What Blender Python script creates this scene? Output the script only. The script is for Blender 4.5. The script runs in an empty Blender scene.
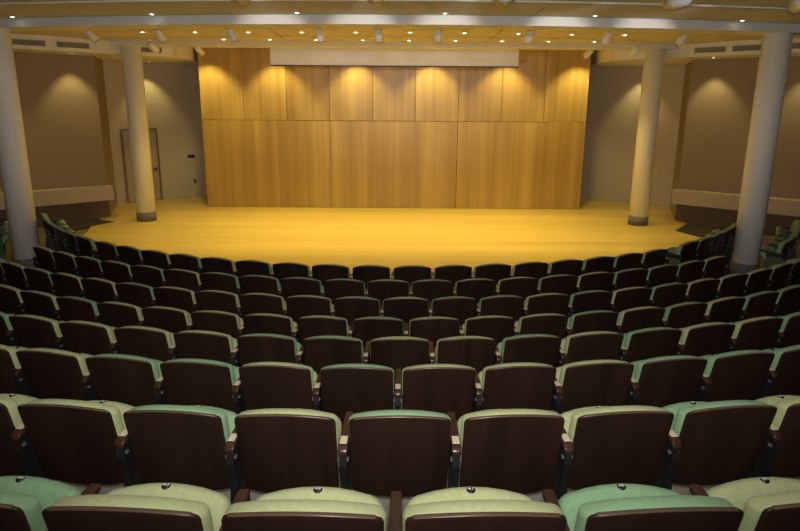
import bpy, bmesh, math, random
from mathutils import Vector, Matrix

random.seed(7)
D = bpy.data
S = bpy.context.scene
COL = S.collection
R = math.radians

# ---------------------------------------------------------------- camera
H = 2.976                                   # lens height in metres
F_PX, PITCH, ROLL = 640.0, R(14.41), R(0.388)
def cam_axes():
    c, s = math.cos(PITCH), math.sin(PITCH)
    r0, u0, f0 = Vector((1, 0, 0)), Vector((0, s, c)), Vector((0, c, -s))
    cr, sr = math.cos(ROLL), math.sin(ROLL)
    return r0 * cr + u0 * sr, u0 * cr - r0 * sr, f0
cr_, cu_, cf_ = cam_axes()
cam = D.objects.new('camera', D.cameras.new('camera'))
COL.objects.link(cam)
cam.data.sensor_width = 36.0
cam.data.lens = F_PX * 36.0 / 800.0
cam.data.clip_start = 0.05
cam.matrix_world = Matrix(((cr_.x, cu_.x, -cf_.x, 0), (cr_.y, cu_.y, -cf_.y, 0),
                           (cr_.z, cu_.z, -cf_.z, H), (0, 0, 0, 1)))
S.camera = cam

# ---------------------------------------------------------------- world, exposure
w = D.worlds.new('world'); S.world = w; w.use_nodes = True
w.node_tree.nodes['Background'].inputs[0].default_value = (1, 0.85, 0.6, 1)
w.node_tree.nodes['Background'].inputs[1].default_value = 0.02
S.view_settings.view_transform = 'Standard'
S.view_settings.look = 'None'
S.view_settings.gamma = 1.0
S.view_settings.use_curve_mapping = False
S.view_settings.exposure = 0.0

WARM = (1.0, 0.80, 0.26)
WASH = (1.0, 0.82, 0.30)
COOL = (1.0, 0.95, 0.88)
P_STAGE, P_WASH, P_SOFFIT, P_HOUSE, P_FLASH, P_TRACK = 140, 165, 55, 1.5, 900, 165

def spot(loc, aim, power, color, angle, blend=0.5, size=0.04):
    l = D.lights.new('spot', 'SPOT'); l.energy = power; l.color = color
    l.spot_size = R(angle); l.spot_blend = blend; l.shadow_soft_size = size
    o = D.objects.new('spot', l); COL.objects.link(o)
    o.location = loc
    o.rotation_euler = (Vector(aim) - Vector(loc)).to_track_quat('-Z', 'Y').to_euler()
    return o

# the photographer's flash, held just above the lens and pointing where the lens points
fl_ = spot((0.0, -0.02, H + 0.13), (0.0, 5.0, H + 0.13 + 0.08), P_FLASH, COOL, 97, 1.0, 0.04)
fl_.scale = (1.55, 1, 1)                     # a flash head throws a wide, low beam

# ---------------------------------------------------------------- materials
def nt(name):
    m = D.materials.new(name); m.use_nodes = True
    n = m.node_tree.nodes; b = n['Principled BSDF']
    return m, n, m.node_tree.links, b
def plain(name, col, rough=0.6, metal=0.0, var=0.0, scale=8.0, spec=0.5, bump=0.0):
    m, n, l, b = nt(name)
    b.inputs['Roughness'].default_value = rough
    b.inputs['Metallic'].default_value = metal
    b.inputs['Specular IOR Level'].default_value = spec
    tc = n.new('ShaderNodeTexCoord'); no = n.new('ShaderNodeTexNoise')
    no.inputs['Scale'].default_value = scale; no.inputs['Detail'].default_value = 3
    l.new(tc.outputs['Object'], no.inputs['Vector'])
    r = n.new('ShaderNodeValToRGB')
    r.color_ramp.elements[0].position = 0.3; r.color_ramp.elements[1].position = 0.7
    r.color_ramp.elements[0].color = (*[c * (1 - var) for c in col], 1)
    r.color_ramp.elements[1].color = (*[min(1, c * (1 + var)) for c in col], 1)
    l.new(no.outputs['Fac'], r.inputs['Fac']); l.new(r.outputs['Color'], b.inputs['Base Color'])
    if bump:
        bm_ = n.new('ShaderNodeBump'); bm_.inputs['Strength'].default_value = bump; bm_.inputs['Distance'].default_value = 0.002
        l.new(no.outputs['Fac'], bm_.inputs['Height']); l.new(bm_.outputs['Normal'], b.inputs['Normal'])
    return m
def wood(name, c1, c2, scale, rough=0.4, coord='Object', spec=0.5, big=0.35, per_object=0.0):
    """streaked grain: scale is stretched, low along the grain"""
    m, n, l, b = nt(name)
    tc = n.new('ShaderNodeTexCoord'); mp = n.new('ShaderNodeMapping')
    mp.inputs['Scale'].default_value = scale
    oi = n.new('ShaderNodeObjectInfo')
    add = n.new('ShaderNodeVectorMath'); add.operation = 'MULTIPLY_ADD'
    add.inputs[1].default_value = (1, 1, 1)
    mul = n.new('ShaderNodeVectorMath'); mul.operation = 'SCALE'; mul.inputs['Scale'].default_value = 37.0
    cmb = n.new('ShaderNodeCombineXYZ')
    for k in range(3): l.new(oi.outputs['Random'], cmb.inputs[k])
    l.new(cmb.outputs[0], mul.inputs[0])
    l.new(tc.outputs[coord], add.inputs[0]); l.new(mul.outputs[0], add.inputs[2])
    l.new(add.outputs[0], mp.inputs['Vector'])
    n1 = n.new('ShaderNodeTexNoise'); n1.inputs['Scale'].default_value = 1.0; n1.inputs['Detail'].default_value = 6; n1.inputs['Roughness'].default_value = 0.65
    n2 = n.new('ShaderNodeTexNoise'); n2.inputs['Scale'].default_value = big; n2.inputs['Detail'].default_value = 2
    l.new(mp.outputs[0], n1.inputs['Vector']); l.new(mp.outputs[0], n2.inputs['Vector'])
    mx = n.new('ShaderNodeMath'); mx.operation = 'ADD'
    l.new(n1.outputs['Fac'], mx.inputs[0]); l.new(n2.outputs['Fac'], mx.inputs[1])
    mr = n.new('ShaderNodeMapRange'); mr.inputs['From Min'].default_value = 0.7; mr.inputs['From Max'].default_value = 1.3
    l.new(mx.outputs[0], mr.inputs['Value'])
    r = n.new('ShaderNodeMixRGB'); r.inputs[1].default_value = (*c1, 1); r.inputs[2].default_value = (*c2, 1)
    l.new(mr.outputs['Result'], r.inputs[0])
    out = r
    if per_object:
        hs = n.new('ShaderNodeHueSaturation')
        m2 = n.new('ShaderNodeMapRange'); m2.inputs['To Min'].default_value = 1 - per_object; m2.inputs['To Max'].default_value = 1 + per_object
        l.new(oi.outputs['Random'], m2.inputs['Value']); l.new(m2.outputs['Result'], hs.inputs['Value'])
        l.new(r.outputs[0], hs.inputs['Color']); out = hs
    l.new(out.outputs[0], b.inputs['Base Color'])
    b.inputs['Roughness'].default_value = rough; b.inputs['Specular IOR Level'].default_value = spec
    return m
def emit(name, col, strength):
    m, n, l, b = nt(name)
    b.inputs['Base Color'].default_value = (0, 0, 0, 1)
    b.inputs['Emission Color'].default_value = (*col, 1)
    b.inputs['Emission Strength'].default_value = strength
    return m
def fabric(name, col):
    m = plain(name, col, 0.9, 0, 0.07, 60, 0.2, 0.4)
    m.node_tree.nodes['Principled BSDF'].inputs['Sheen Weight'].default_value = 0.08
    m.node_tree.nodes['Principled BSDF'].inputs['Sheen Roughness'].default_value = 0.5
    return m

M = {}
M['panel'] = wood('honey_veneer', (0.37, 0.225, 0.058), (0.60, 0.41, 0.13), (6.5, 6.5, 0.13), 0.36, per_object=0.07)
M['stage'] = wood('blond_boards', (0.50, 0.35, 0.085), (0.66, 0.48, 0.14), (0.22, 5.0, 1), 0.38)
M['chairwood'] = wood('dark_walnut', (0.016, 0.008, 0.005), (0.032, 0.0155, 0.009), (16, 4, 1.2), 0.42, spec=0.35, per_object=0.12)
M['armwood'] = wood('dark_walnut_arm', (0.038, 0.017, 0.010), (0.066, 0.030, 0.018), (30, 3, 10), 0.3, spec=0.5)
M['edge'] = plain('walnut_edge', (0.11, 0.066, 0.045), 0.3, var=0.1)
M['yellowgreen'] = fabric('yellow_green_fabric', (0.40, 0.45, 0.235))
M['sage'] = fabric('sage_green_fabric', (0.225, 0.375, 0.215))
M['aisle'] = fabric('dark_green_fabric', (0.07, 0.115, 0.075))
M['cream'] = plain('cream_arm_patch', (0.78, 0.68, 0.50), 0.4, var=0.03)
M['black'] = plain('black_metal', (0.012, 0.012, 0.013), 0.45, var=0.1)
M['steel'] = plain('bracket_steel', (0.35, 0.35, 0.34), 0.4, metal=0.6)
M['badge'] = plain('badge_black', (0.012, 0.014, 0.022), 0.2)
M['digit'] = plain('badge_digit', (0.75, 0.75, 0.80), 0.4)
M['white'] = plain('white_paint', (0.80, 0.78, 0.74), 0.55, var=0.015)
M['column'] = plain('column_paint', (0.89, 0.875, 0.835), 0.55, var=0.01)
M['ceil'] = plain('ceiling_paint', (0.62, 0.60, 0.57), 0.8, var=0.02)
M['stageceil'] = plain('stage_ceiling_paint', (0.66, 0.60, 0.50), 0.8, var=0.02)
M['gap'] = plain('seam_shadow_gap', (0.06, 0.055, 0.05), 0.9)
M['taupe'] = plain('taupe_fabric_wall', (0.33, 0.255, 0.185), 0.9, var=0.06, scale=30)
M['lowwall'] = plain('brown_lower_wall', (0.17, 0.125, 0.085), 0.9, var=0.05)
M['wallB'] = plain('beige_wall', (0.55, 0.475, 0.38), 0.8, var=0.03)
M['darkwall'] = plain('house_wall', (0.25, 0.21, 0.17), 0.9, var=0.03)
M['ledge'] = plain('cream_ledge', (0.58, 0.48, 0.36), 0.6, var=0.02)
M['ring'] = plain('grey_base_ring', (0.16, 0.15, 0.14), 0.7, var=0.08)
M['floor'] = plain('pale_vinyl', (0.40, 0.385, 0.345), 0.55, var=0.06, scale=5)
M['carpet'] = plain('brown_carpet', (0.15, 0.115, 0.075), 0.95, var=0.12, scale=40)
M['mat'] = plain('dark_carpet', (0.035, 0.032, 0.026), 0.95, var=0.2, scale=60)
M['screen'] = plain('screen_white', (0.90, 0.90, 0.93), 0.7, var=0.01)
M['fixture'] = plain('fixture_white', (0.90, 0.89, 0.87), 0.4, var=0.01)
M['fixdark'] = plain('fixture_inside', (0.20, 0.15, 0.10), 0.6)
M['vent'] = plain('vent_grey', (0.36, 0.34, 0.31), 0.5, var=0.02)
M['ventdark'] = plain('vent_inside', (0.06, 0.055, 0.05), 0.8)
M['doorleaf'] = plain('door_paint', (0.46, 0.38, 0.28), 0.5, var=0.02)
M['doorframe'] = plain('door_frame_paint', (0.20, 0.16, 0.12), 0.5, var=0.02)
M['glow'] = emit('downlight_glow', (1.0, 0.86, 0.55), 14)
M['glowwhite'] = emit('downlight_glow_house', (1.0, 0.95, 0.85), 14)

ORD = ['first', 'second', 'third', 'fourth', 'fifth', 'sixth', 'seventh', 'eighth', 'ninth', 'tenth', 'eleventh', 'twelfth', 'thirteenth', 'fourteenth', 'fifteenth', 'sixteenth', 'seventeenth']
# ---------------------------------------------------------------- mesh helpers
def link(name, me, mat=None, parent=None):
    o = D.objects.new(name, me); COL.objects.link(o)
    if mat is not None and me is not None and not me.materials: me.materials.append(mat)
    if parent: o.parent = parent
    return o
def finish(bm, name, smooth=False):
    me = D.meshes.new(name)
    bmesh.ops.recalc_face_normals(bm, faces=bm.faces)
    bm.to_mesh(me); bm.free()
    if smooth:
        for p in me.polygons: p.use_smooth = True
    return me
def tag(o, label, cat=None, group=None, kind=None):
    o['label'] = label
    if cat: o['category'] = cat
    if group: o['group'] = group
    if kind: o['kind'] = kind
    return o
def empty(name, loc=(0, 0, 0), rz=0):
    o = D.objects.new(name, None); COL.objects.link(o)
    o.empty_display_size = 0.1; o.location = loc; o.rotation_euler = (0, 0, rz)
    return o
def box(bm, x0, x1, y0, y1, z0, z1):
    v = [bm.verts.new((x, y, z)) for z in (z0, z1) for y in (y0, y1) for x in (x0, x1)]
    for f in ((0, 1, 3, 2), (4, 6, 7, 5), (0, 4, 5, 1), (1, 5, 7, 3), (3, 7, 6, 2), (2, 6, 4, 0)):
        bm.faces.new([v[i] for i in f])
def prism(pts, z0, z1, name):
    bm = bmesh.new()
    lo = [bm.verts.new((x, y, z0)) for x, y in pts]; hi = [bm.verts.new((x, y, z1)) for x, y in pts]
    n = len(pts)
    bm.faces.new(lo); bm.faces.new(hi)
    for i in range(n): bm.faces.new((lo[i], lo[(i + 1) % n], hi[(i + 1) % n], hi[i]))
    return finish(bm, name)
def rounded(hx, hy, hz, rx, ry, rz, nx=4, ny=1, nz=4, fn=None, seg=3, name='part'):
    """rounded box on a grid, then bent by fn(x, y, z)"""
    def lines(h, r, n):
        inner = [-(h - r) + 2 * (h - r) * i / n for i in range(n + 1)]
        edge = [(h - r) + r * math.sin(math.pi / 2 * (k + 1) / seg) for k in range(seg)]
        return [-e for e in reversed(edge)] + inner + edge
    L = (lines(hx, rx, nx), lines(hy, ry, ny), lines(hz, rz, nz))
    Hh, Rr = (hx, hy, hz), (rx, ry, rz)
    bm = bmesh.new(); cache = {}
    def vert(i, j, k):
        key = (i, j, k)
        if key in cache: return cache[key]
        p = [L[0][i], L[1][j], L[2][k]]
        inn = [max(-(Hh[a] - Rr[a]), min(Hh[a] - Rr[a], p[a])) for a in range(3)]
        d = [(p[a] - inn[a]) / Rr[a] for a in range(3)]
        ln = math.sqrt(sum(c * c for c in d))
        if ln > 1e-9: q = [inn[a] + Rr[a] * d[a] / ln for a in range(3)]
        else: q = p
        if fn: q = fn(*q)
        cache[key] = bm.verts.new(q)
        return cache[key]
    n = [len(l) for l in L]
    for ax in range(3):
        a, b = [k for k in range(3) if k != ax]
        for side in (0, n[ax] - 1):
            for i in range(n[a] - 1):
                for j in range(n[b] - 1):
                    q = []
                    for di, dj in ((0, 0), (1, 0), (1, 1), (0, 1)):
                        idx = [0, 0, 0]; idx[ax] = side; idx[a] = i + di; idx[b] = j + dj
                        q.append(vert(*idx))
                    bm.faces.new(q)
    return finish(bm, name, True)
def lathe(prof, seg=24, name='lathe', smooth=True):
    bm = bmesh.new(); rings = []
    for r, z in prof:
        if r < 1e-6: rings.append([bm.verts.new((0, 0, z))])
        else: rings.append([bm.verts.new((r * math.cos(2 * math.pi * i / seg), r * math.sin(2 * math.pi * i / seg), z)) for i in range(seg)])
    for A, B in zip(rings, rings[1:]):
        for i in range(seg):
            j = (i + 1) % seg
            if len(A) == 1 and len(B) == 1: continue
            if len(A) == 1: bm.faces.new((A[0], B[i], B[j]))
            elif len(B) == 1: bm.faces.new((A[i], A[j], B[0]))
            else: bm.faces.new((A[i], A[j], B[j], B[i]))
    me = finish(bm, name, smooth)
    return me
def copy_tree(o, parent=None):
    c = o.copy(); COL.objects.link(c); c.parent = parent
    for ch in o.children: copy_tree(ch, c)
    return c
def hide_proto(o):
    for ch in list(o.children): hide_proto(ch)
    D.objects.remove(o)

# ---------------------------------------------------------------- seating plan
CX, CY = -0.141, 16.105                        # centre the rows are struck from
RAD = [7.903, 8.741, 9.404, 10.057, 11.049, 12.078, 13.278, 14.410]
DROP = [2.092, 2.056, 2.056, 2.062, 1.896, 1.707, 1.436, 1.163]
PITCHW = [0.556, 0.542, 0.545, 0.570, 0.574, 0.564, 0.563, 0.562]
PHASE = [-0.031, -0.031, 0.051, 0.021, 0.013, 0.011, 0.011, 0.009]
COUNT = [17, 20, 20, 16, 13, 10, 7, 2]
TOP = 0.86
ZROW = [H - d - TOP for d in DROP]
RAD = [r + 0.045 for r in RAD]; RAD[0] -= 0.04; RAD[1] -= 0.05
def polar(r, a): return CX + r * math.sin(a), CY - r * math.cos(a)

# ---------------------------------------------------------------- structure: floors
def arc(r, a0, a1, n): return [polar(r, a0 + (a1 - a0) * i / n) for i in range(n + 1)]
def tiers(rings, a1, na, bm):
    prev = None
    for r, z in rings:
        vs = [bm.verts.new((*p, z)) for p in arc(r, -a1, a1, na)]
        if prev:
            for i in range(na): bm.faces.new((prev[i], prev[i + 1], vs[i + 1], vs[i]))
        prev = vs
bm = bmesh.new()
edge_r = [r + 0.20 for r in RAD]
low = [(7.3, -0.004), (7.3, ZROW[0]), (edge_r[0], ZROW[0])]
for i in range(1, 4): low += [(edge_r[i - 1], ZROW[i]), (edge_r[i], ZROW[i])]
tiers(low, R(44), 40, bm)
high = [(edge_r[3], -0.004)]
for i in range(4, 8): high += [(edge_r[i - 1], ZROW[i]), (edge_r[i], ZROW[i])]
high += [(14.66, 1.16), (15.7, 1.16), (15.7, 1.376), (21.0, 1.376)]
tiers(high, R(80), 64, bm)
fl = link('floor', finish(bm, 'floor'), M['floor'])
tag(fl, 'pale grey floor stepping up in curved tiers under the seats', kind='structure')
bm = bmesh.new(); box(bm, -14, 14, -5, 21, -0.12, -0.004)
tag(link('floor_slab', finish(bm, 'floor_slab'), M['carpet']), 'flat brown carpet floor around the stage and aisles', kind='structure')

def stage_outline():
    pts = arc(7.25, R(-78), R(78), 48)                      # curved front lip
    rel = [(7.35, 15.4), (7.5, 16.4), (8.3, 18.55), (7.0, 19.5), (5.9, 20.25)]
    right = [(CX + 0.0 + x, y) for x, y in rel]
    left = [(-0.2 - x, y) for x, y in reversed(rel)]
    return pts + right + left
st = link('floor_stage', prism(stage_outline(), 0.0, 0.03, 'stage'), M['stage'])
tag(st, 'blond wooden stage floor with a curved front edge', kind='structure')

# ---------------------------------------------------------------- walls around the stage
AX = -0.2
PW = [(12.2, 12.17), (7.3, 16.35), (8.05, 18.5), (7.05, 19.4), (5.7, 20.3)]     # right hand side, mirrored for the left
def wall_strip(name, a, b, z0, z1, th, mat, label, parent=None):
    a, b = Vector((*a, 0)), Vector((*b, 0))
    d = (b - a).normalized(); nrm = Vector((-d.y, d.x, 0))
    if nrm.dot(Vector((0, 12, 0)) - a) > 0: nrm = -nrm                            # thickness goes away from the room
    pts = [a, b, b + nrm * th, a + nrm * th]
    o = link(name, prism([(p.x, p.y) for p in pts], z0, z1, name), mat, parent)
    if label: tag(o, label, kind='structure')
    return o
def side_pts(s): return [(AX + s * x, y) for x, y in PW]
for s, nm, ref in ((-1, 'left', 'on the door side'), (1, 'right', 'on the side without a door')):
    P = side_pts(s)
    wall_strip('wall_%s' % nm, P[0], P[1], 0.45, 4.5, 0.2, M['taupe'], 'taupe angled side wall washed by downlights ' + ref)
    # lower wall, set back a little under the ledge
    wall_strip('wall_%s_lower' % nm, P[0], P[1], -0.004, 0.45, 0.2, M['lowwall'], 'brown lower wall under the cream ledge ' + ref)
    wall_strip('wall_%s_return' % nm, P[1], P[2], -0.004, 4.5, 0.12, M['taupe'], 'short return of the side wall beside the stage ' + ref)
    wall_strip('wall_%s_stage' % nm, P[2], P[3], -0.004, 4.5, 0.12, M['wallB'], 'beige wall beside the stage ' + ref)
    wall_strip('wall_%s_corner' % nm, P[3], P[4], -0.004, 4.5, 0.12, M['wallB'], 'beige wall running behind the wooden backdrop ' + ref)
bm = bmesh.new(); box(bm, -6.1, 5.7, 20.25, 20.4, -0.004, 4.5)
tag(link('wall_back', finish(bm, 'wall_back'), M['wallB']), 'plain rear wall hidden behind the wooden backdrop', kind='structure')
for nm, bx in (('house_left', (-12.6, -12.4, -4.2, 12.3)), ('house_right', (12.0, 12.2, -4.2, 12.3)), ('house_rear', (-12.6, 12.2, -4.4, -4.2))):
    bm = bmesh.new(); box(bm, bx[0], bx[1], bx[2], bx[3], -0.004, 4.5)
    tag(link('wall_' + nm, finish(bm, nm), M['darkwall']), 'plain wall of the seating area, %s' % nm.replace('house_', ''), kind='structure')

# cream ledge rails along the angled walls
for s, ref in ((-1, 'on the door side'), (1, 'on the side without a door')):
    P = side_pts(s)
    a, b = Vector((*P[0], 0)), Vector((*P[1], 0)); d = (b - a).normalized()
    n_in = Vector((-s * abs(d.y), -abs(d.x), 0))
    e = b + d * 0.05
    pts = [a, e, e + n_in * 0.28, a + n_in * 0.28]
    o = link('trim_ledge', prism([(p.x, p.y) for p in pts], 0.50, 0.85, 'ledge'), M['ledge'])
    o.name = 'trim_1' if s < 0 else 'trim_2'
    tag(o, 'cream box ledge along the taupe wall ' + ref, kind='structure')

# ---------------------------------------------------------------- wooden backdrop
WX0, WX1, WY = -5.48, 5.09, 18.04
root = empty('wall_backdrop', ((WX0 + WX1) / 2, WY, 0.03)); tag(root, 'honey veneer backdrop wall of large panels behind the stage', kind='structure')
def child_box(name, parent, x0, x1, y0, y1, z0, z1, mat, bev=0.0):
    ox, oy, oz = (parent.location if parent else (0, 0, 0))
    bm = bmesh.new(); box(bm, x0 - ox, x1 - ox, y0 - oy, y1 - oy, z0 - oz, z1 - oz)
    if bev: bmesh.ops.bevel(bm, geom=bm.edges[:], offset=bev, segments=1, affect='EDGES')
    return link(name, finish(bm, name), mat, parent)
child_box('backing', root, WX0 + 0.01, WX1 - 0.01, WY + 0.025, WY + 0.2, 0.03, 4.4, M['gap'])
W3 = (WX1 - WX0) / 3
for k in range(3):
    child_box('panel', root, WX0 + k * W3 + 0.006, WX0 + (k + 1) * W3 - 0.006, WY, WY + 0.03, 0.035, 2.435, M['panel'], 0.003)
W9 = (WX1 - WX0) / 9
for k in range(9):
    child_box('panel', root, WX0 + k * W9 + 0.005, WX0 + (k + 1) * W9 - 0.005, WY, WY + 0.03, 2.447, 4.40, M['panel'], 0.003)
for x in (WX0 - 0.004, WX1 - 0.016):
    child_box('edge_strip', root, x, x + 0.02, WY + 0.031, WY + 0.2, 0.032, 4.40, M['panel'])

# ---------------------------------------------------------------- ceilings, beams, bulkheads
def curve_y(x, y0, rr=25.9): return y0 + x * x / (2 * rr)
def band(y0a, rra, y0b, rrb, x0, x1, z0, z1, name, n=24):
    xs = [x0 + (x1 - x0) * i / n for i in range(n + 1)]
    pts = [(x, curve_y(x, y0a, rra)) for x in xs] + [(x, curve_y(x, y0b, rrb)) for x in reversed(xs)]
    bm = bmesh.new(); m = len(xs)
    lo = [bm.verts.new((x, y, z0)) for x, y in pts]; hi = [bm.verts.new((x, y, z1)) for x, y in pts]
    for V in (lo, hi):
        for i in range(m - 1): bm.faces.new((V[i], V[i + 1], V[2 * m - 2 - i], V[2 * m - 1 - i]))
    t = len(pts)
    for i in range(t): bm.faces.new((lo[i], lo[(i + 1) % t], hi[(i + 1) % t], hi[i]))
    return finish(bm, name)
bm = bmesh.new(); box(bm, -14, 14, -5, 21, 4.5, 4.6)
tag(link('ceiling', finish(bm, 'ceiling'), M['gap']), 'dark structural ceiling above the painted panels', kind='structure')
SEAMS = [-13.5, -2.56, 1.93, 13.5]
BY1 = 10.1
ch = empty('ceiling_house', (0, 0, 0)); tag(ch, 'taupe painted ceiling over the seats', kind='structure')
cs = empty('ceiling_stage', (0, 0, 0)); tag(cs, 'ochre lit ceiling over the stage', kind='structure')
G = 0.012
for k in range(3):
    x0, x1 = SEAMS[k] + G, SEAMS[k + 1] - G
    link('panel', band(8.72, 25.9, BY1 + 0.06, 25.9, x0, x1, 4.212, 4.40, 'house_panel'), M['ceil'], ch)
    bm = bmesh.new()
    link('panel', band(-4.6, 1e6, 8.72 - 0.004, 25.9, x0, x1, 4.228, 4.42, 'house_panel_near'), M['ceil'], ch)
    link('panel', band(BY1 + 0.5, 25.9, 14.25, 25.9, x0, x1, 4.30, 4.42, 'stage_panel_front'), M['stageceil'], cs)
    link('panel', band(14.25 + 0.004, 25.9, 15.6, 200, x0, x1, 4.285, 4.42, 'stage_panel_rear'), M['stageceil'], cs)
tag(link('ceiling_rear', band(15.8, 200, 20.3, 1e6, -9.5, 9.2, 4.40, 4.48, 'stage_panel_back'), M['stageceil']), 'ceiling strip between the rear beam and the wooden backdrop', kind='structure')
bead = link('edge_bead', band(8.70, 25.9, 8.72, 25.9, -12.4, 12.0, 4.209, 4.228, 'edge_bead'), M['white'], ch)
tag(link('trim_3', band(BY1, 25.9, BY1 + 0.58, 25.9, -12.4, 12.0, 4.08, 4.34, 'beam_front'), M['white']), 'curved white beam resting on the two front columns', kind='structure')
tag(link('trim_4', band(15.5, 200, 16.05, 200, -6.75, 6.35, 4.185, 4.40, 'beam_rear'), M['white']), 'slim pale beam over the two rear columns of the stage', kind='structure')
BL = {-1: [(-11.6, 11.05), (-5.62, 16.75)], 1: [(11.2, 11.05), (5.3, 16.75)]}
for s, nm, ref in ((-1, 'trim_5', 'on the door side'), (1, 'trim_6', 'on the side without a door')):
    (xa, ya), (xb, yb) = BL[s]
    P = side_pts(s)
    pts = [(xa, ya), (xb, yb), (xb, 18.2), (P[4][0], 20.2), P[3], P[2], P[1], (P[0][0], P[0][1])]
    o = link(nm, prism(pts, 4.0, 4.38, 'bulkhead'), M['white'])
    tag(o, 'cream bulkhead with air grilles above the side wall ' + ref, kind='structure')
def bulk_point(s, t):
    (xa, ya), (xb, yb) = BL[s]
    return xa + (xb - xa) * t, ya + (yb - ya) * t

# ---------------------------------------------------------------- round columns
def column(x, y, z0, z1, r, label):
    o = empty('round_column', (x, y, z0)); tag(o, label, 'column', 'round columns of the hall')
    link('shaft', lathe([(0, 0.2), (r, 0.2), (r, z1 - z0), (0, z1 - z0)], 40, 'shaft'), M['column'], o)
    for p in o.children[0].data.polygons: p.use_smooth = abs(p.normal.z) < 0.5
    m = lathe([(0, 0), (r + 0.012, 0), (r + 0.012, 0.225), (r + 0.004, 0.23), (0, 0.23)], 40, 'ring')
    for p in m.polygons: p.use_smooth = abs(p.normal.z) < 0.5
    link('base_ring', m, M['ring'], o)
    return o
column(6.18, 11.13, 0.0, 4.08, 0.222, 'tall round white column among the seats, on the side without a door')
column(-6.69, 11.15, 0.0, 4.08, 0.222, 'tall round white column among the seats, on the door side')
column(-6.37, 15.86, 0.03, 4.186, 0.225, 'round white column standing on the stage in front of the door')
column(5.93, 15.75, 0.03, 4.186, 0.225, 'round white column standing on the stage, opposite the door side')

# ---------------------------------------------------------------- door and wall plates on the door side
P = side_pts(-1)
a, b = Vector((*P[2], 0)), Vector((*P[3], 0)); d = (b - a).normalized(); LEN = (b - a).length
ang = math.atan2(d.y, d.x)
dr = empty('door_1', (a.x, a.y, 0.03), ang); tag(dr, 'beige double door in a dark frame beside the stage', kind='structure')
def dbox(name, x0, x1, y0, y1, z0, z1, mat, parent=None):
    bm = bmesh.new(); box(bm, x0, x1, y0, y1, z0, z1)
    return link(name, finish(bm, name), mat, parent or dr)
# local +x runs along the wall towards the backdrop, -y faces the room
D0, D1 = 0.34, 1.28
dbox('door_frame', D1, D1 + 0.06, -0.04, -0.001, 0, 2.12, M['doorframe'])
dbox('door_frame', D0 - 0.06, D0, -0.04, -0.001, 0, 2.12, M['doorframe'])
dbox('door_frame', D0, D1, -0.04, -0.001, 2.06, 2.12, M['doorframe'])
leaf = dbox('door_leaf', D0 + 0.5, D1, -0.025, -0.001, 0.01, 2.06, M['doorleaf'])
leaf2 = dbox('door_leaf', D0, D0 + 0.495, -0.025, -0.001, 0.01, 2.06, M['doorleaf'])
dbox('transom', D0 + 0.02, D1 - 0.02, -0.034, -0.026, 1.62, 2.04, M['vent'])
hm = rounded(0.06, 0.012, 0.012, 0.011, 0.011, 0.011, 2, 1, 1, name='lever')
hd = link('handle', hm, M['black'], leaf); hd.location = (D1 - 0.12, -0.07, 0.93)
hp = dbox('handle_plate', D1 - 0.09, D1 - 0.05, -0.068, -0.025, 0.89, 0.97, M['black'], leaf)
a2, b2 = Vector((*P[3], 0)), Vector((*P[4], 0)); d2 = (b2 - a2).normalized(); ang2 = math.atan2(d2.y, d2.x)
def wall_plate(name, t, z, hw, hh, mat, label, cat):
    p = a2 + d2 * t
    o = empty(name, (p.x, p.y, z), ang2); tag(o, label, cat)
    link('cover_plate', rounded(hw, 0.008, hh, 0.006, 0.006, 0.006, 1, 1, 1, lambda x, y, z: (x, y - 0.009, z), 2, 'plate'), mat, o)
    for k in (-1, 1):
        link('rocker', rounded(hw * 0.3, 0.006, hh * 0.55, 0.004, 0.004, 0.004, 1, 1, 1, lambda x, y, z, k=k: (x + k * hw * 0.45, y - 0.02, z), 2, 'rocker'), M['black'], o)
wall_plate('light_switch', 0.95, 1.29, 0.11, 0.05, M['gap'], 'dark switch plate on the beige wall between door and backdrop', 'switch')
wall_plate('power_outlet', 1.02, 0.52, 0.04, 0.06, M['doorframe'], 'brown outlet plate low on the beige wall near the backdrop', 'outlet')

# ---------------------------------------------------------------- dark carpet mats at the feet of the angled walls
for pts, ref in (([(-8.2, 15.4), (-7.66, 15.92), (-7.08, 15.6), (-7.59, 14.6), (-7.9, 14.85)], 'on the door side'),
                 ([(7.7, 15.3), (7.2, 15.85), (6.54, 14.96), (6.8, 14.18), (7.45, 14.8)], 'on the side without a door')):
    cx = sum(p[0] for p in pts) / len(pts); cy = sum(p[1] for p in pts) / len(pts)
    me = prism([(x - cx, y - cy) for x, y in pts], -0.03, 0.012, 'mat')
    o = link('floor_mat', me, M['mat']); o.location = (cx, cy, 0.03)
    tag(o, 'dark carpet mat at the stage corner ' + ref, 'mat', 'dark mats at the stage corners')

# ---------------------------------------------------------------- projection screen
SY = 16.9
sc = empty('projection_screen', (-0.18, SY, 3.82)); tag(sc, 'white projection screen partly lowered in front of the backdrop', 'screen')
child_box('screen_cloth', sc, -3.30, 2.95, SY - 0.006, SY + 0.006, 3.84, 4.33, M['screen'])
child_box('bottom_bar', sc, -3.30, 2.95, SY - 0.018, SY + 0.018, 3.812, 3.84, M['black'], 0.004)
child_box('roller_case', sc, -3.34, 2.99, SY - 0.07, SY + 0.09, 4.31, 4.40, M['white'], 0.006)

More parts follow.
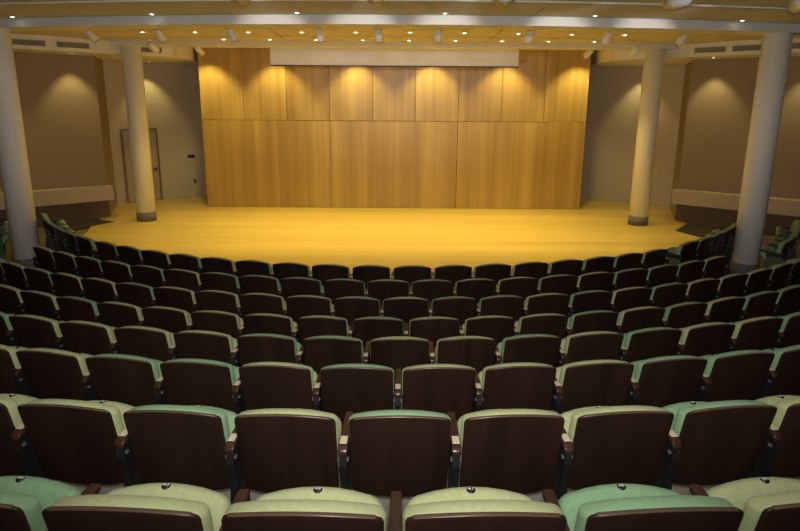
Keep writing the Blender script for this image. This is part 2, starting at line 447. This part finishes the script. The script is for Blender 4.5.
# ---------------------------------------------------------------- recessed downlights
ring_me = lathe([(0.034, 0.001), (0.085, -0.006), (0.088, 0.0)], 24, 'trim_ring')
lens_me = lathe([(0, -0.002), (0.034, -0.002)], 24, 'lens')
def downlight(x, y, z, label, group, power, color, angle, aim=None, mat='glow', sc_=1.0):
    o = empty('recessed_downlight', (x, y, z)); tag(o, label, 'downlight', group); o.scale = (sc_,) * 3
    link('trim_ring', ring_me, M['fixture'], o)
    k = link('lens', lens_me if mat == 'glow' else lens_white, None, o)
    if power: spot((x, y, z - 0.02), aim or (x, y, 0), power, color, angle, 0.6, 0.05)
lens_me.materials.append(M['glow'])
lens_white = lens_me.copy(); lens_white.materials.clear(); lens_white.materials.append(M['glowwhite'])
ring_me.materials.append(M['fixture'])
for k in range(-5, 5):
    x = 0.17 + 1.09 * k
    downlight(x, 13.5 + 0.06 * abs(k), 4.299, 'recessed downlight, front line of stage ceiling, %s from the door side' % ORD[k + 5], 'front line of stage downlights', P_STAGE, WARM, 92)
for k in range(-4, 5):
    x = 0.17 + 1.035 * k
    downlight(x, 15.08, 4.284, 'recessed downlight, rear line of stage ceiling, %s from the door side' % ORD[k + 4], 'rear line of stage downlights', P_STAGE, WARM, 92)
for k, (x, y) in enumerate(((-6.1, 10.69), (-3.75, 10.25), (-1.53, 9.97), (0.63, 9.93), (2.86, 10.1), (5.25, 10.52))):
    downlight(x, y - 0.02, 4.211, 'recessed downlight in the taupe ceiling before the beam, %s from door side' % ORD[k], 'house downlights before the beam', P_HOUSE, COOL, 90, mat='white', sc_=0.7)
for s in (-1, 1):
    P = side_pts(s)
    for i, u, wn in ((0, 0.60, 'over the taupe wall further from the stage'), (0, 0.91, 'over the taupe wall nearest the stage'), (2, 0.84, 'over the beige wall')):
        ax, ay = P[i]; bx_, by_ = P[i + 1]
        wx, wy = ax + (bx_ - ax) * u, ay + (by_ - ay) * u
        nx, ny = -s * abs(by_ - ay), -abs(bx_ - ax); ln = math.hypot(nx, ny)
        px, py = wx + nx / ln * 0.42, wy + ny / ln * 0.42
        downlight(px, py, 3.999, 'wall washer under the bulkhead %s, %s' % (wn, 'door side' if s < 0 else 'side without door'),
                  'wall washers, ' + ('door side' if s < 0 else 'far side'), P_SOFFIT, WASH, 80, aim=(wx * 0.55 + px * 0.45, wy * 0.55 + py * 0.45, 2.0), sc_=0.75)

# ---------------------------------------------------------------- cylinder spotlights
def cylinder_meshes(r, ln):
    body = lathe([(0, 0), (r * 0.9, 0), (r, -0.012), (r, -ln), (r * 0.88, -ln), (r * 0.80, -ln + 0.03), (0, -ln + 0.03)], 28, 'lamp_body')
    for p in body.polygons: p.use_smooth = abs(p.normal.z) < 0.7
    body.materials.append(M['fixture']); body.materials.append(M['fixdark'])
    for p in body.polygons:
        c = p.center
        if math.hypot(c.x, c.y) < r * 0.86 and c.z < -ln * 0.5: p.material_index = 1
    mount = lathe([(0, 0), (r * 0.8, 0), (r * 0.8, -0.02), (0, -0.02)], 24, 'mount'); mount.materials.append(M['fixture'])
    stem = lathe([(0, 0), (0.018, 0), (0.018, -1), (0, -1)], 12, 'stem'); stem.materials.append(M['fixture'])
    return body, mount, stem
big, small = cylinder_meshes(0.088, 0.28), cylinder_meshes(0.068, 0.25)
def cylinder_spot(x, y, zc, drop, aim, meshes, label, group, power=0, color=WARM, angle=60, offset=0.06):
    o = empty('cylinder_spotlight', (x, y, zc)); tag(o, label, 'spotlight', group)
    body, mount, stem = meshes
    link('mount', mount, None, o)
    sm = link('stem', stem, None, o); sm.scale = (1, 1, drop + 0.03)
    dirv = Vector(aim) - Vector((x, y, zc - drop))
    b_ = link('lamp_body', body, None, o)
    b_.location = (0, 0, -drop)
    b_.rotation_euler = dirv.to_track_quat('-Z', 'Y').to_euler()
    if power:
        tip = Vector((x, y, zc - drop)) + dirv.normalized() * 0.32
        spot(tip, aim, power, color, angle, 0.7, 0.04)
    return o
for k, (x, y) in enumerate(((-1.66, 6.95), (-0.25, 6.92), (1.08, 6.93), (2.98, 7.20), (4.38, 7.25))):
    cylinder_spot(x, y, 4.228, 0.175, ((-2.6, -1.3, -0.2, 1.0, 2.3)[k], 16.9, 3.15), big, 'large white cylinder spotlight hung over the seats, %s from the door side' % ORD[k], 'large cylinder spotlights over the seats', P_TRACK, COOL, 27)
for k, (x, y) in enumerate(((-6.02, 12.95), (-4.62, 12.75), (-3.12, 12.2), (-1.49, 12.1), (-0.42, 12.0), (0.66, 12.0), (2.34, 12.15), (3.88, 12.55), (5.45, 12.95))):
    cylinder_spot(x, y, 4.30, 0.05, (x * 0.82, y + 0.35, 2.9), small, 'white cylinder spotlight behind the front beam, %s from the door side' % ORD[k], 'cylinder spotlights behind the front beam')
for x, side in ((-5.05, -1), (4.68, 1)):
    cylinder_spot(x, 16.55, 4.40, 0.17, (x - side * 0.75, 17.6, 3.2), small, 'white cylinder spotlight lighting the backdrop edge ' + ('on the door side' if side < 0 else 'on the side without a door'), 'backdrop edge spotlights')
for x, side in ((-5.75, -1), (5.38, 1)):
    cylinder_spot(x, 15.35, 4.285, 0.09, (x - side * 0.8, 15.9, 3.4), small, 'white cylinder spotlight beside the stage column ' + ('on the door side' if side < 0 else 'on the side without a door'), 'spotlights beside the stage columns')
# the wall washers that throw the scallops, tucked up behind the rear beam
for k, x in enumerate((-5.2, -3.38, -1.18, 0.82, 2.80, 4.78)):
    downlight(x, 17.42, 4.399, 'recessed wall washer above the wooden backdrop, %s from the door side' % ORD[k], 'backdrop wall washers', P_WASH, WASH, 92, aim=(x, 17.72, 2.4))

# ---------------------------------------------------------------- air grilles on the bulkheads
fr_bm = bmesh.new(); HW, HH = 0.34, 0.06
for bx in ((-HW, HW, HH - 0.012, HH), (-HW, HW, -HH, -HH + 0.012), (-HW, -HW + 0.012, -HH, HH), (HW - 0.012, HW, -HH, HH)):
    box(fr_bm, bx[0], bx[1], -0.014, 0.0, bx[2], bx[3])
fr_me = finish(fr_bm, 'grille_frame'); fr_me.materials.append(M['vent'])
lv_bm = bmesh.new()
for k in range(6):
    z = -HH + 0.022 + k * 0.0155
    box(lv_bm, -HW + 0.012, HW - 0.012, -0.010, -0.003, z, z + 0.009)
lv_me = finish(lv_bm, 'louvres'); lv_me.materials.append(M['vent'])
bk_bm = bmesh.new(); box(bk_bm, -HW + 0.01, HW - 0.01, -0.003, -0.0005, -HH + 0.01, HH - 0.01)
bk_me = finish(bk_bm, 'backing'); bk_me.materials.append(M['ventdark'])
for s in (-1, 1):
    for k, t in enumerate((0.60, 0.71, 0.915) if s < 0 else (0.521, 0.623, 0.722)):
        x, y = bulk_point(s, t)
        (xa, ya), (xb, yb) = BL[s]
        rz = math.atan2(yb - ya, xb - xa)
        if s > 0: rz += math.pi
        o = empty('air_grille', (x, y, 4.14), rz)
        tag(o, 'grey air grille in the bulkhead %s, %s from the backdrop' % ('on the door side' if s < 0 else 'on the side without a door', ORD[2 - k]), 'grille', 'bulkhead air grilles')
        link('frame', fr_me, None, o); link('louvres', lv_me, None, o); link('backing', bk_me, None, o)

# ---------------------------------------------------------------- theatre seats
LEAN = 0.24
def lean_y(z): return (TOP - z) * LEAN                    # back leans: lower down is further forward (+y)
def curve_back(x): return 0.36 * x * x                    # sides come forward
# wooden back panel
def f_panel(x, y, z):
    zz = z + 0.577
    t = max(0.0, (zz - 0.607) / 0.2)
    zz += 0.030 * (1 - (x / 0.25) ** 2) * t - 0.014 * t - 0.022 * (1 - (x / 0.25) ** 2) * max(0.0, (0.607 - zz) / 0.2)
    return (x * (1.0 - 0.02 * (0.83 - zz)), y + lean_y(zz) + curve_back(x) + 0.003, zz)
panel_me = rounded(0.248, 0.009, 0.238, 0.022, 0.004, 0.022, 8, 1, 5, f_panel, 2, 'back_panel'); panel_me.materials.append(M['chairwood'])
# paler brown strip along the top edge of the panel
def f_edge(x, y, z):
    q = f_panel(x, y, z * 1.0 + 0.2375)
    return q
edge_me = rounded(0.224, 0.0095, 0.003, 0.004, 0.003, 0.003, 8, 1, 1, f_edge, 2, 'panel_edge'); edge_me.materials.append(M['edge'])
# back cushion
def f_cush(x, y, z):
    zz = z + 0.695
    t = max(0.0, (zz - 0.60) / 0.26)
    zz += -0.060 * abs(x / 0.25) ** 2.3 * t * t
    return (x * (1.0 - 0.03 * (0.86 - zz)), y + lean_y(zz) + curve_back(x) + 0.053, zz)
cush_mes = []
for nm in ('yellowgreen', 'sage'):
    me = rounded(0.254, 0.041, 0.138, 0.035, 0.036, 0.032, 8, 1, 4, f_cush, 4, 'back_cushion'); me.materials.append(M[nm]); cush_mes.append(me)
# seat half tipped up on its spring, front edge raised
SA = R(52)
def seat_map(x, t, d):
    # d runs from the hinge to the front edge, t is the thickness towards the sitter
    return (x, 0.19 + d * math.cos(SA) - t * math.sin(SA), 0.398 + d * math.sin(SA) + t * math.cos(SA))
def f_seat(x, y, z):
    d = z + 0.17
    d -= 0.042 * (x / 0.235) ** 2 * max(0.0, d / 0.34)
    return seat_map(x, -y, d)
seat_mes = []
for nm in ('yellowgreen', 'sage'):
    me = rounded(0.237, 0.048, 0.17, 0.045, 0.042, 0.045, 6, 1, 4, f_seat, 4, 'seat_cushion'); me.materials.append(M[nm]); seat_mes.append(me)
cv = max((v.co for v in seat_mes[0].vertices if abs(v.co.x) < 0.04), key=lambda c: c.z)
CREST = (0, cv.y - 0.004, cv.z - 0.0025)
pan_me = rounded(0.19, 0.008, 0.12, 0.02, 0.006, 0.02, 3, 1, 3, lambda x, y, z: seat_map(x, -y - 0.053, z + 0.15), 2, 'seat_pan'); pan_me.materials.append(M['chairwood'])
# number badge
badge_me = lathe([(0, 0.004), (0.010, 0.0036), (0.016, 0.002), (0.018, 0.0), (0.018, -0.006)], 20, 'number_badge'); badge_me.materials.append(M['badge'])
def badge_with(text):
    cu = D.curves.new('digits', 'FONT'); cu.body = text; cu.size = 0.023; cu.align_x = 'CENTER'; cu.align_y = 'CENTER'; cu.extrude = 0.0006
    to = D.objects.new('digits', cu); COL.objects.link(to)
    dg = bpy.context.evaluated_depsgraph_get()
    tm = D.meshes.new_from_object(to.evaluated_get(dg))
    bm = bmesh.new(); bm.from_mesh(badge_me)
    nf = len(bm.faces)
    bm2 = bmesh.new(); bm2.from_mesh(tm)
    vm = {}
    for v in bm2.verts: vm[v] = bm.verts.new((v.co.x, v.co.y, 0.0046 + v.co.z))
    for f in bm2.faces:
        nf_ = bm.faces.new([vm[v] for v in f.verts]); nf_.material_index = 1
    me = D.meshes.new('number_badge'); bm.to_mesh(me); bm.free(); bm2.free()
    me.materials.append(M['badge']); me.materials.append(M['digit'])
    D.objects.remove(to)
    return me
# arm rest, shared between neighbours; it hangs off the right hand side of each seat
def f_arm(x, y, z):
    yy = y + 0.205
    zz = z + 0.635 + 0.02 * (yy / 0.36)
    if y < -0.13: zz -= 0.10 * ((-0.13 - y) / 0.05) ** 2 * 0.25
    return (x * (1 - 0.15 * (yy / 0.36)), yy, zz)
arm_me = rounded(0.025, 0.175, 0.015, 0.008, 0.02, 0.009, 2, 6, 1, f_arm, 3, 'armrest'); arm_me.materials.append(M['armwood'])
arm_patch_me = rounded(0.018, 0.034, 0.0012, 0.002, 0.002, 0.001, 1, 2, 1, lambda x, y, z: (x, y + 0.098, z + 0.6515 + 0.02 * (y + 0.098) / 0.36), 2, 'arm_patch'); arm_patch_me.materials.append(M['cream'])  # thin cream patch laid on the arm top near its rear end
# cast standard under the arm
bm = bmesh.new()
prof = [(0.045, 0.625), (0.27, 0.625), (0.24, 0.50), (0.215, 0.10), (0.235, 0.02), (0.235, 0.0), (0.01, 0.0), (0.01, 0.02), (0.07, 0.12), (0.075, 0.42), (0.035, 0.54)]
for hw in (0.019,):
    A = [bm.verts.new((-hw, y, z)) for y, z in prof]; B = [bm.verts.new((hw, y, z)) for y, z in prof]
    bm.faces.new(A); bm.faces.new(B)
    for i in range(len(prof)): bm.faces.new((A[i], A[(i + 1) % len(prof)], B[(i + 1) % len(prof)], B[i]))
bmesh.ops.triangulate(bm, faces=[f for f in bm.faces if len(f.verts) > 4])
std_me = finish(bm, 'standard'); std_me.materials.append(M['black'])
bm = bmesh.new(); box(bm, -0.027, 0.027, 0.05, 0.07, 0.565, 0.58)
brk_me = finish(bm, 'bracket'); brk_me.materials.append(M['steel'])
aisle_mes = []
for nm in ('sage',):
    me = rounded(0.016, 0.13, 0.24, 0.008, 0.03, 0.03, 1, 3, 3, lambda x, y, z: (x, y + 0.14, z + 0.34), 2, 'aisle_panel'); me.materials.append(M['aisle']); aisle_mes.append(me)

def make_seat(tint):
    o = empty('theatre_seat')
    pn = link('back_panel', panel_me, None, o); link('panel_edge', edge_me, None, pn)
    link('back_cushion', cush_mes[tint], None, o)
    se = link('seat_cushion', seat_mes[tint], None, o); link('seat_pan', pan_me, None, se)
    bd = link('number_badge', badge_me, None, se); bd.location = CREST; bd.rotation_euler = (R(-5), 0, 0)
    am = link('armrest', arm_me, None, o); am.location = (0.28, 0, 0); link('arm_patch', arm_patch_me, None, am)
    sd = link('standard', std_me, None, o); sd.location = (0.28, 0, 0); link('bracket', brk_me, None, sd)
    return o
proto = [make_seat(0), make_seat(1)]
def px_of(x, y, z):
    v = Vector((x, y, z - H)); dd = v.dot(cf_)
    return 400 + F_PX * v.dot(cr_) / dd, 265.5 - F_PX * v.dot(cu_) / dd, dd
TNAME = ['pale yellow-green', 'sage green']
ROWN = ['front row', 'second row', 'third row', 'fourth row', 'fifth row', 'sixth row', 'seventh row', 'eighth row']
# tints read off the photograph where the flash shows them: row -> pixel column of the seat top
KNOWN = {7: [(28, 1), (140, 0), (302, 0), (489, 0), (650, 1), (790, 0)],
         6: [(-40, 0), (62, 0), (172, 1), (282, 0), (400, 1), (520, 0), (627, 0), (735, 1), (830, 0)],
         5: [(47, 0), (117, 1), (192, 1), (271, 0), (356, 1), (442, 0), (526, 0), (603, 0), (680, 1), (745, 1)],
         4: [(30, 0), (80, 0), (135, 0), (197, 0), (263, 1), (332, 1), (402, 0), (471, 0), (537, 1), (601, 0), (659, 1), (712, 0), (762, 0)],
         3: [(210, 0), (262, 0), (319, 0), (377, 1), (437, 0), (494, 0), (548, 0), (599, 1), (649, 0), (690, 1)]}
used = [False, False]
def place(tint, x, y, z, rz, label, group, left_arm=False, aisle=0):
    o = copy_tree(proto[tint])
    o.location = (x, y, z); o.rotation_euler = (0, 0, rz)
    tag(o, label, 'seat', group)
    if left_arm:
        am = link('armrest', arm_me, None, o); am.location = (-0.28, 0, 0); link('arm_patch', arm_patch_me, None, am)
        sd = link('standard', std_me, None, o); sd.location = (-0.28, 0, 0); link('bracket', brk_me, None, sd)
    if aisle:
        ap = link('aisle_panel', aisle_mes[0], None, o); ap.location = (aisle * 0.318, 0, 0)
    return o
NUM = {}
for r in range(8):
    n = COUNT[r]; lst = []
    lo, hi = (0, n) if r < 2 else (-9, n + 9)
    for k in range(lo, hi):
        a_ = (k - (n - 1) / 2) * PITCHW[r] / RAD[r] + PHASE[r]
        x, y = polar(RAD[r], a_)
        px, py, dd = px_of(x, y, ZROW[r] + TOP)
        half = 0.36 * F_PX / dd
        if dd < 0.3 or px < -half * 5 or px > 800 + half * 5: continue
        if r in (2, 3) and abs(a_) > R(42.5): continue
        lst.append((k, a_, x, y, px))
    # count outwards from the middle of the row
    mid = min(range(len(lst)), key=lambda i: abs(lst[i][1]))
    for i, (k, a_, x, y, px) in enumerate(lst):
        tint = random.random() < 0.42
        for kx, kt in KNOWN.get(r, []):
            if abs(kx - px) < 0.3 * PITCHW[r] * F_PX / max(0.5, px_of(x, y, ZROW[r] + TOP)[2]): tint = kt
        tint = int(tint)
        if i == mid: lab = '%s seat in the middle of the %s from the stage' % (TNAME[tint], ROWN[r])
        else:
            lab = '%s seat, %s from stage, %s from middle %s the door' % (TNAME[tint], ROWN[r], ORD[abs(i - mid) - 1], 'towards' if i < mid else 'away from')
        o = place(tint, x, y, ZROW[r], a_, lab, 'tip-up seats in the %s' % ROWN[r], left_arm=(i == 0))
        if r >= 6:
            for ch_ in o.children:
                if ch_.name.startswith('seat_cushion'):
                    for g in ch_.children:
                        if g.name.startswith('number_badge'): g.data = NUM.setdefault((r, k), badge_with(str(42 - (k if r == 7 else k - 3))))
# wings of the first two rows beyond the aisles
for s in (-1, 1):
    ref = 'on the door side' if s < 0 else 'away from the door'
    for row, rr, a_start, cnt, nm in ((0, 7.80 if s > 0 else 7.86, 38.2 if s > 0 else 39.5, 5 if s > 0 else 6, 'front'), (1, 8.80, 47.5 if s > 0 else 56.0, 5 if s > 0 else 3, 'second')):
        step = math.degrees(0.556 / rr)
        for k in range(cnt):
            a_ = s * R(a_start + k * step)
            x, y = polar(rr, a_)
            tint = 1
            place(tint, x, y, 0.0, a_, '%s wing seat, %s row, %s past the aisle %s' % (TNAME[tint], nm, ORD[k], ref),
                  'wing seats past the aisles', left_arm=(s < 0 and k == cnt - 1) or (s > 0 and k == 0), aisle=(-s if k == 0 else 0))
for p in proto: hide_proto(p)
